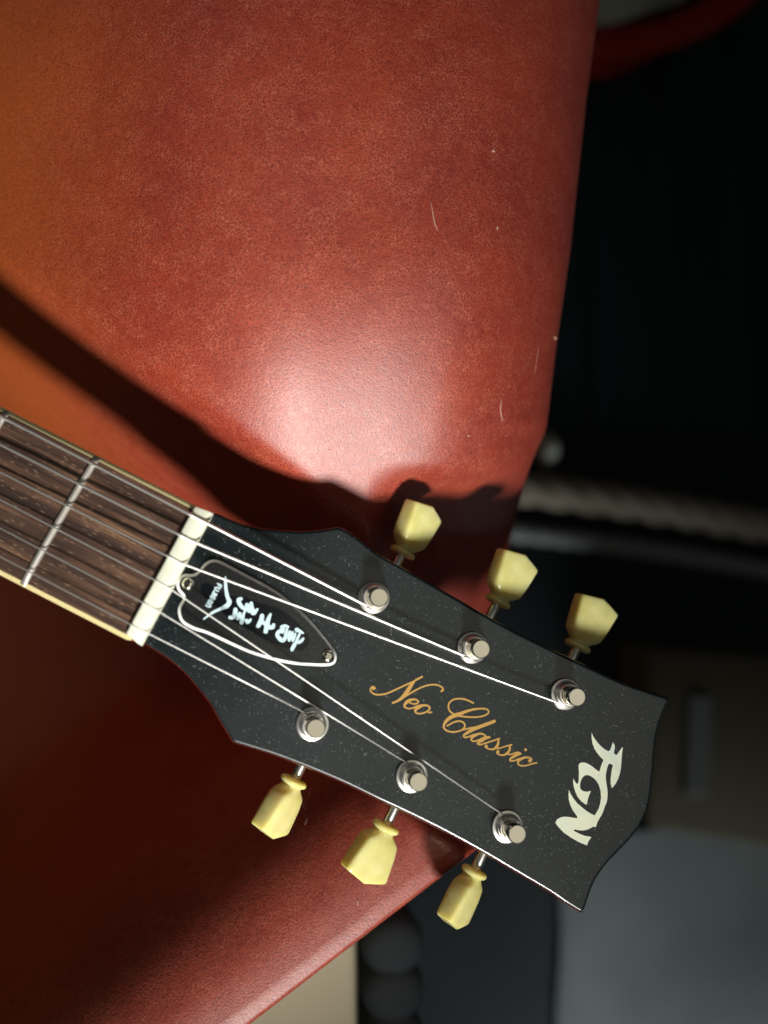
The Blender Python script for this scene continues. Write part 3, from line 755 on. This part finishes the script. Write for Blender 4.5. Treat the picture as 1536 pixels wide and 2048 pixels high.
# pale pebble-like ball peeking past the leather
M_ball=mat('pale_ball',(.40,.42,.37),.5)
v,f=lathe([(2,0),(9,1.5),(14,7),(15.5,14),(14,21),(10,27),(4,30.5),(1,31)],24)
q=bp(1083,905,FZ); bo=obj('pale_bottle_stopper',[(x*.8+q[0],y*1.15+q[1],z+FZ) for x,y,z in v],f,M_ball,origin=q)
bo.name='pale_knob'; tag(bo,'small pale rounded knob peeking out past the crease in the red leather','knob')
# red tub with pale lumps
M_red=mat('red_plastic',(.25,.014,.004),.6,spec=.2); M_cloth=mat('pale_cloth',(.30,.29,.235),.9); g=N(M_cloth)
g.link(g.ramp(g.noise(12,4),[(.35,(.15,.15,.115)),(.65,(.36,.36,.31))]),g.p.inputs['Base Color'])
TZ=FZ+110
cT=Vector(bp(1150,-390,TZ)); e=Vector(bp(1150,110,TZ)); RT=(e-cT).length
tub=empty('red_tub',(cT.x,cT.y,FZ)); tag(tub,'round red plastic tub holding pale crumpled cloth, behind the leather seat','tub')
v,f=lathe([(RT*.80,0),(RT*.86,2),(RT*.95,100),(RT*.995,106),(RT,110),(RT*.99,114),(RT*.93,114.5),(RT*.88,108),(RT*.86,95),(RT*.78,14),(RT*.74,10)],72)
obj('tub_wall',[(x+cT.x,y+cT.y,z+FZ) for x,y,z in v],f,M_red,tub)
random.seed(3)
cl=empty('crumpled_cloth',(cT.x,cT.y,FZ+10.2)); tag(cl,'pale crumpled cloth heaped inside the red tub','cloth')
vs=[];fs=[];nr,na=16,48
for i in range(nr+1):
    for k in range(na):
        rr=RT*.80*i/nr; a=2*math.pi*k/na; x=rr*math.cos(a);y=rr*math.sin(a)
        z=96*(1-.3*(i/nr)**4)+12*math.sin(x*.045+1)*math.cos(y*.05)+9*math.sin(x*.09+y*.07)
        vs.append((x+cT.x,y+cT.y,FZ+12+max(2,z)))
for i in range(nr):
    for k in range(na): fs.append((i*na+k,i*na+(k+1)%na,(i+1)*na+(k+1)%na,(i+1)*na+k))
obj('cloth_heap',vs,fs,M_cloth,cl,sharp=None)
# brown carton with a pale strap
M_card=mat('brown_carton',(.060,.055,.038),.9,spec=.1); M_strap=mat('grey_strap',(.066,.07,.072),.8,spec=.2)
def boxpx(name,pts,h0,h1,m,label,cat):
    P=[bp(x,y,h1)[:2] for x,y in pts]; c=(sum(p[0] for p in P)/len(P),sum(p[1] for p in P)/len(P),h0)
    root=empty(name,c); tag(root,label,cat)
    v,f=rings([(inset(P,6),h1),(inset(P,2),h1-2),(P,h1-6),(P,h0+1)]); obj('body',v,f,m,root)
    return root
ct=boxpx('carton',[(1290,1290),(1800,1330),(1770,1745),(1560,1700),(1300,1655)],FZ,FZ+60,M_card,'dim olive brown carton on the floor past the end of the headstock','box')
P=[bp(x,y,FZ+62)[:2] for x,y in [(1378,1390),(1422,1392),(1418,1590),(1368,1590)]]
v,f=rings([(inset(P,1.5),FZ+63.5),(P,FZ+62),(P,FZ+59.9)]); obj('paper_strip',v,f,M_strap,ct)
# grey blanket in the lower right
M_blanket=mat('grey_blanket',(.085,.108,.112),.9,sheen=.2); g=N(M_blanket)
g.link(g.ramp(g.noise(9,3),[(.3,(.066,.084,.090)),(.7,(.105,.13,.135))]),g.p.inputs['Base Color'])
vs=[];fs=[];nx,ny=40,30
for j in range(ny+1):
    for i in range(nx+1):
        xl_=1105+10*math.sin(j*.25)+1.0*j; px=xl_+(1900-xl_)*i/nx; py=1680+(2350-1680)*j/ny - 40*math.sin(i/nx*2)
        h=FZ+3+38*ss(0,30,i)+1.0*math.sin(i*.2+j*.15)
        h=FZ+3 if i==0 else h
        q=U(px,py,h); vs.append((q.x,q.y,q.z))
for j in range(ny):
    for i in range(nx): a=j*(nx+1)+i; fs.append((a,a+1,a+nx+2,a+nx+1))
bl=obj('grey_blanket',vs,fs,M_blanket,origin=bp(1400,1900,FZ),sharp=None); tag(bl,'soft blue grey blanket spread on the floor below the brown carton','blanket')
# beige cabinet with two knobs, mostly hidden by the seat
M_beige=mat('beige_cover',(.86,.80,.56),.7); M_yel=mat('yellow_trim',(.42,.36,.10),.6); M_knob=mat('grey_knob',(.075,.09,.10),.9,spec=.1)
cb=boxpx('beige_case',[(330,1660),(715,1660),(722,2400),(330,2400)],FZ,FZ+470,M_beige,'pale beige case with yellow rim and grey knobs below the lower leather edge','case')
P=[bp(x,y,FZ+472)[:2] for x,y in [(560,1690),(748,1690),(748,1850),(725,1872),(560,1872)]]
v,f=rings([(inset(P,4),FZ+476),(P,FZ+472),(P,FZ+420)]); obj('yellow_rim',v,f,M_yel,cb)
for py in (1895,1988,2085):
    q=bp(790,py,FZ+455); v,f=lathe([(15,-70),(15,-8),(14,-2),(11,2),(6,4),(1,4.5)],24); obj('knob',[(x+q[0],y+q[1],z+q[2]) for x,y,z in v],f,M_knob,cb)
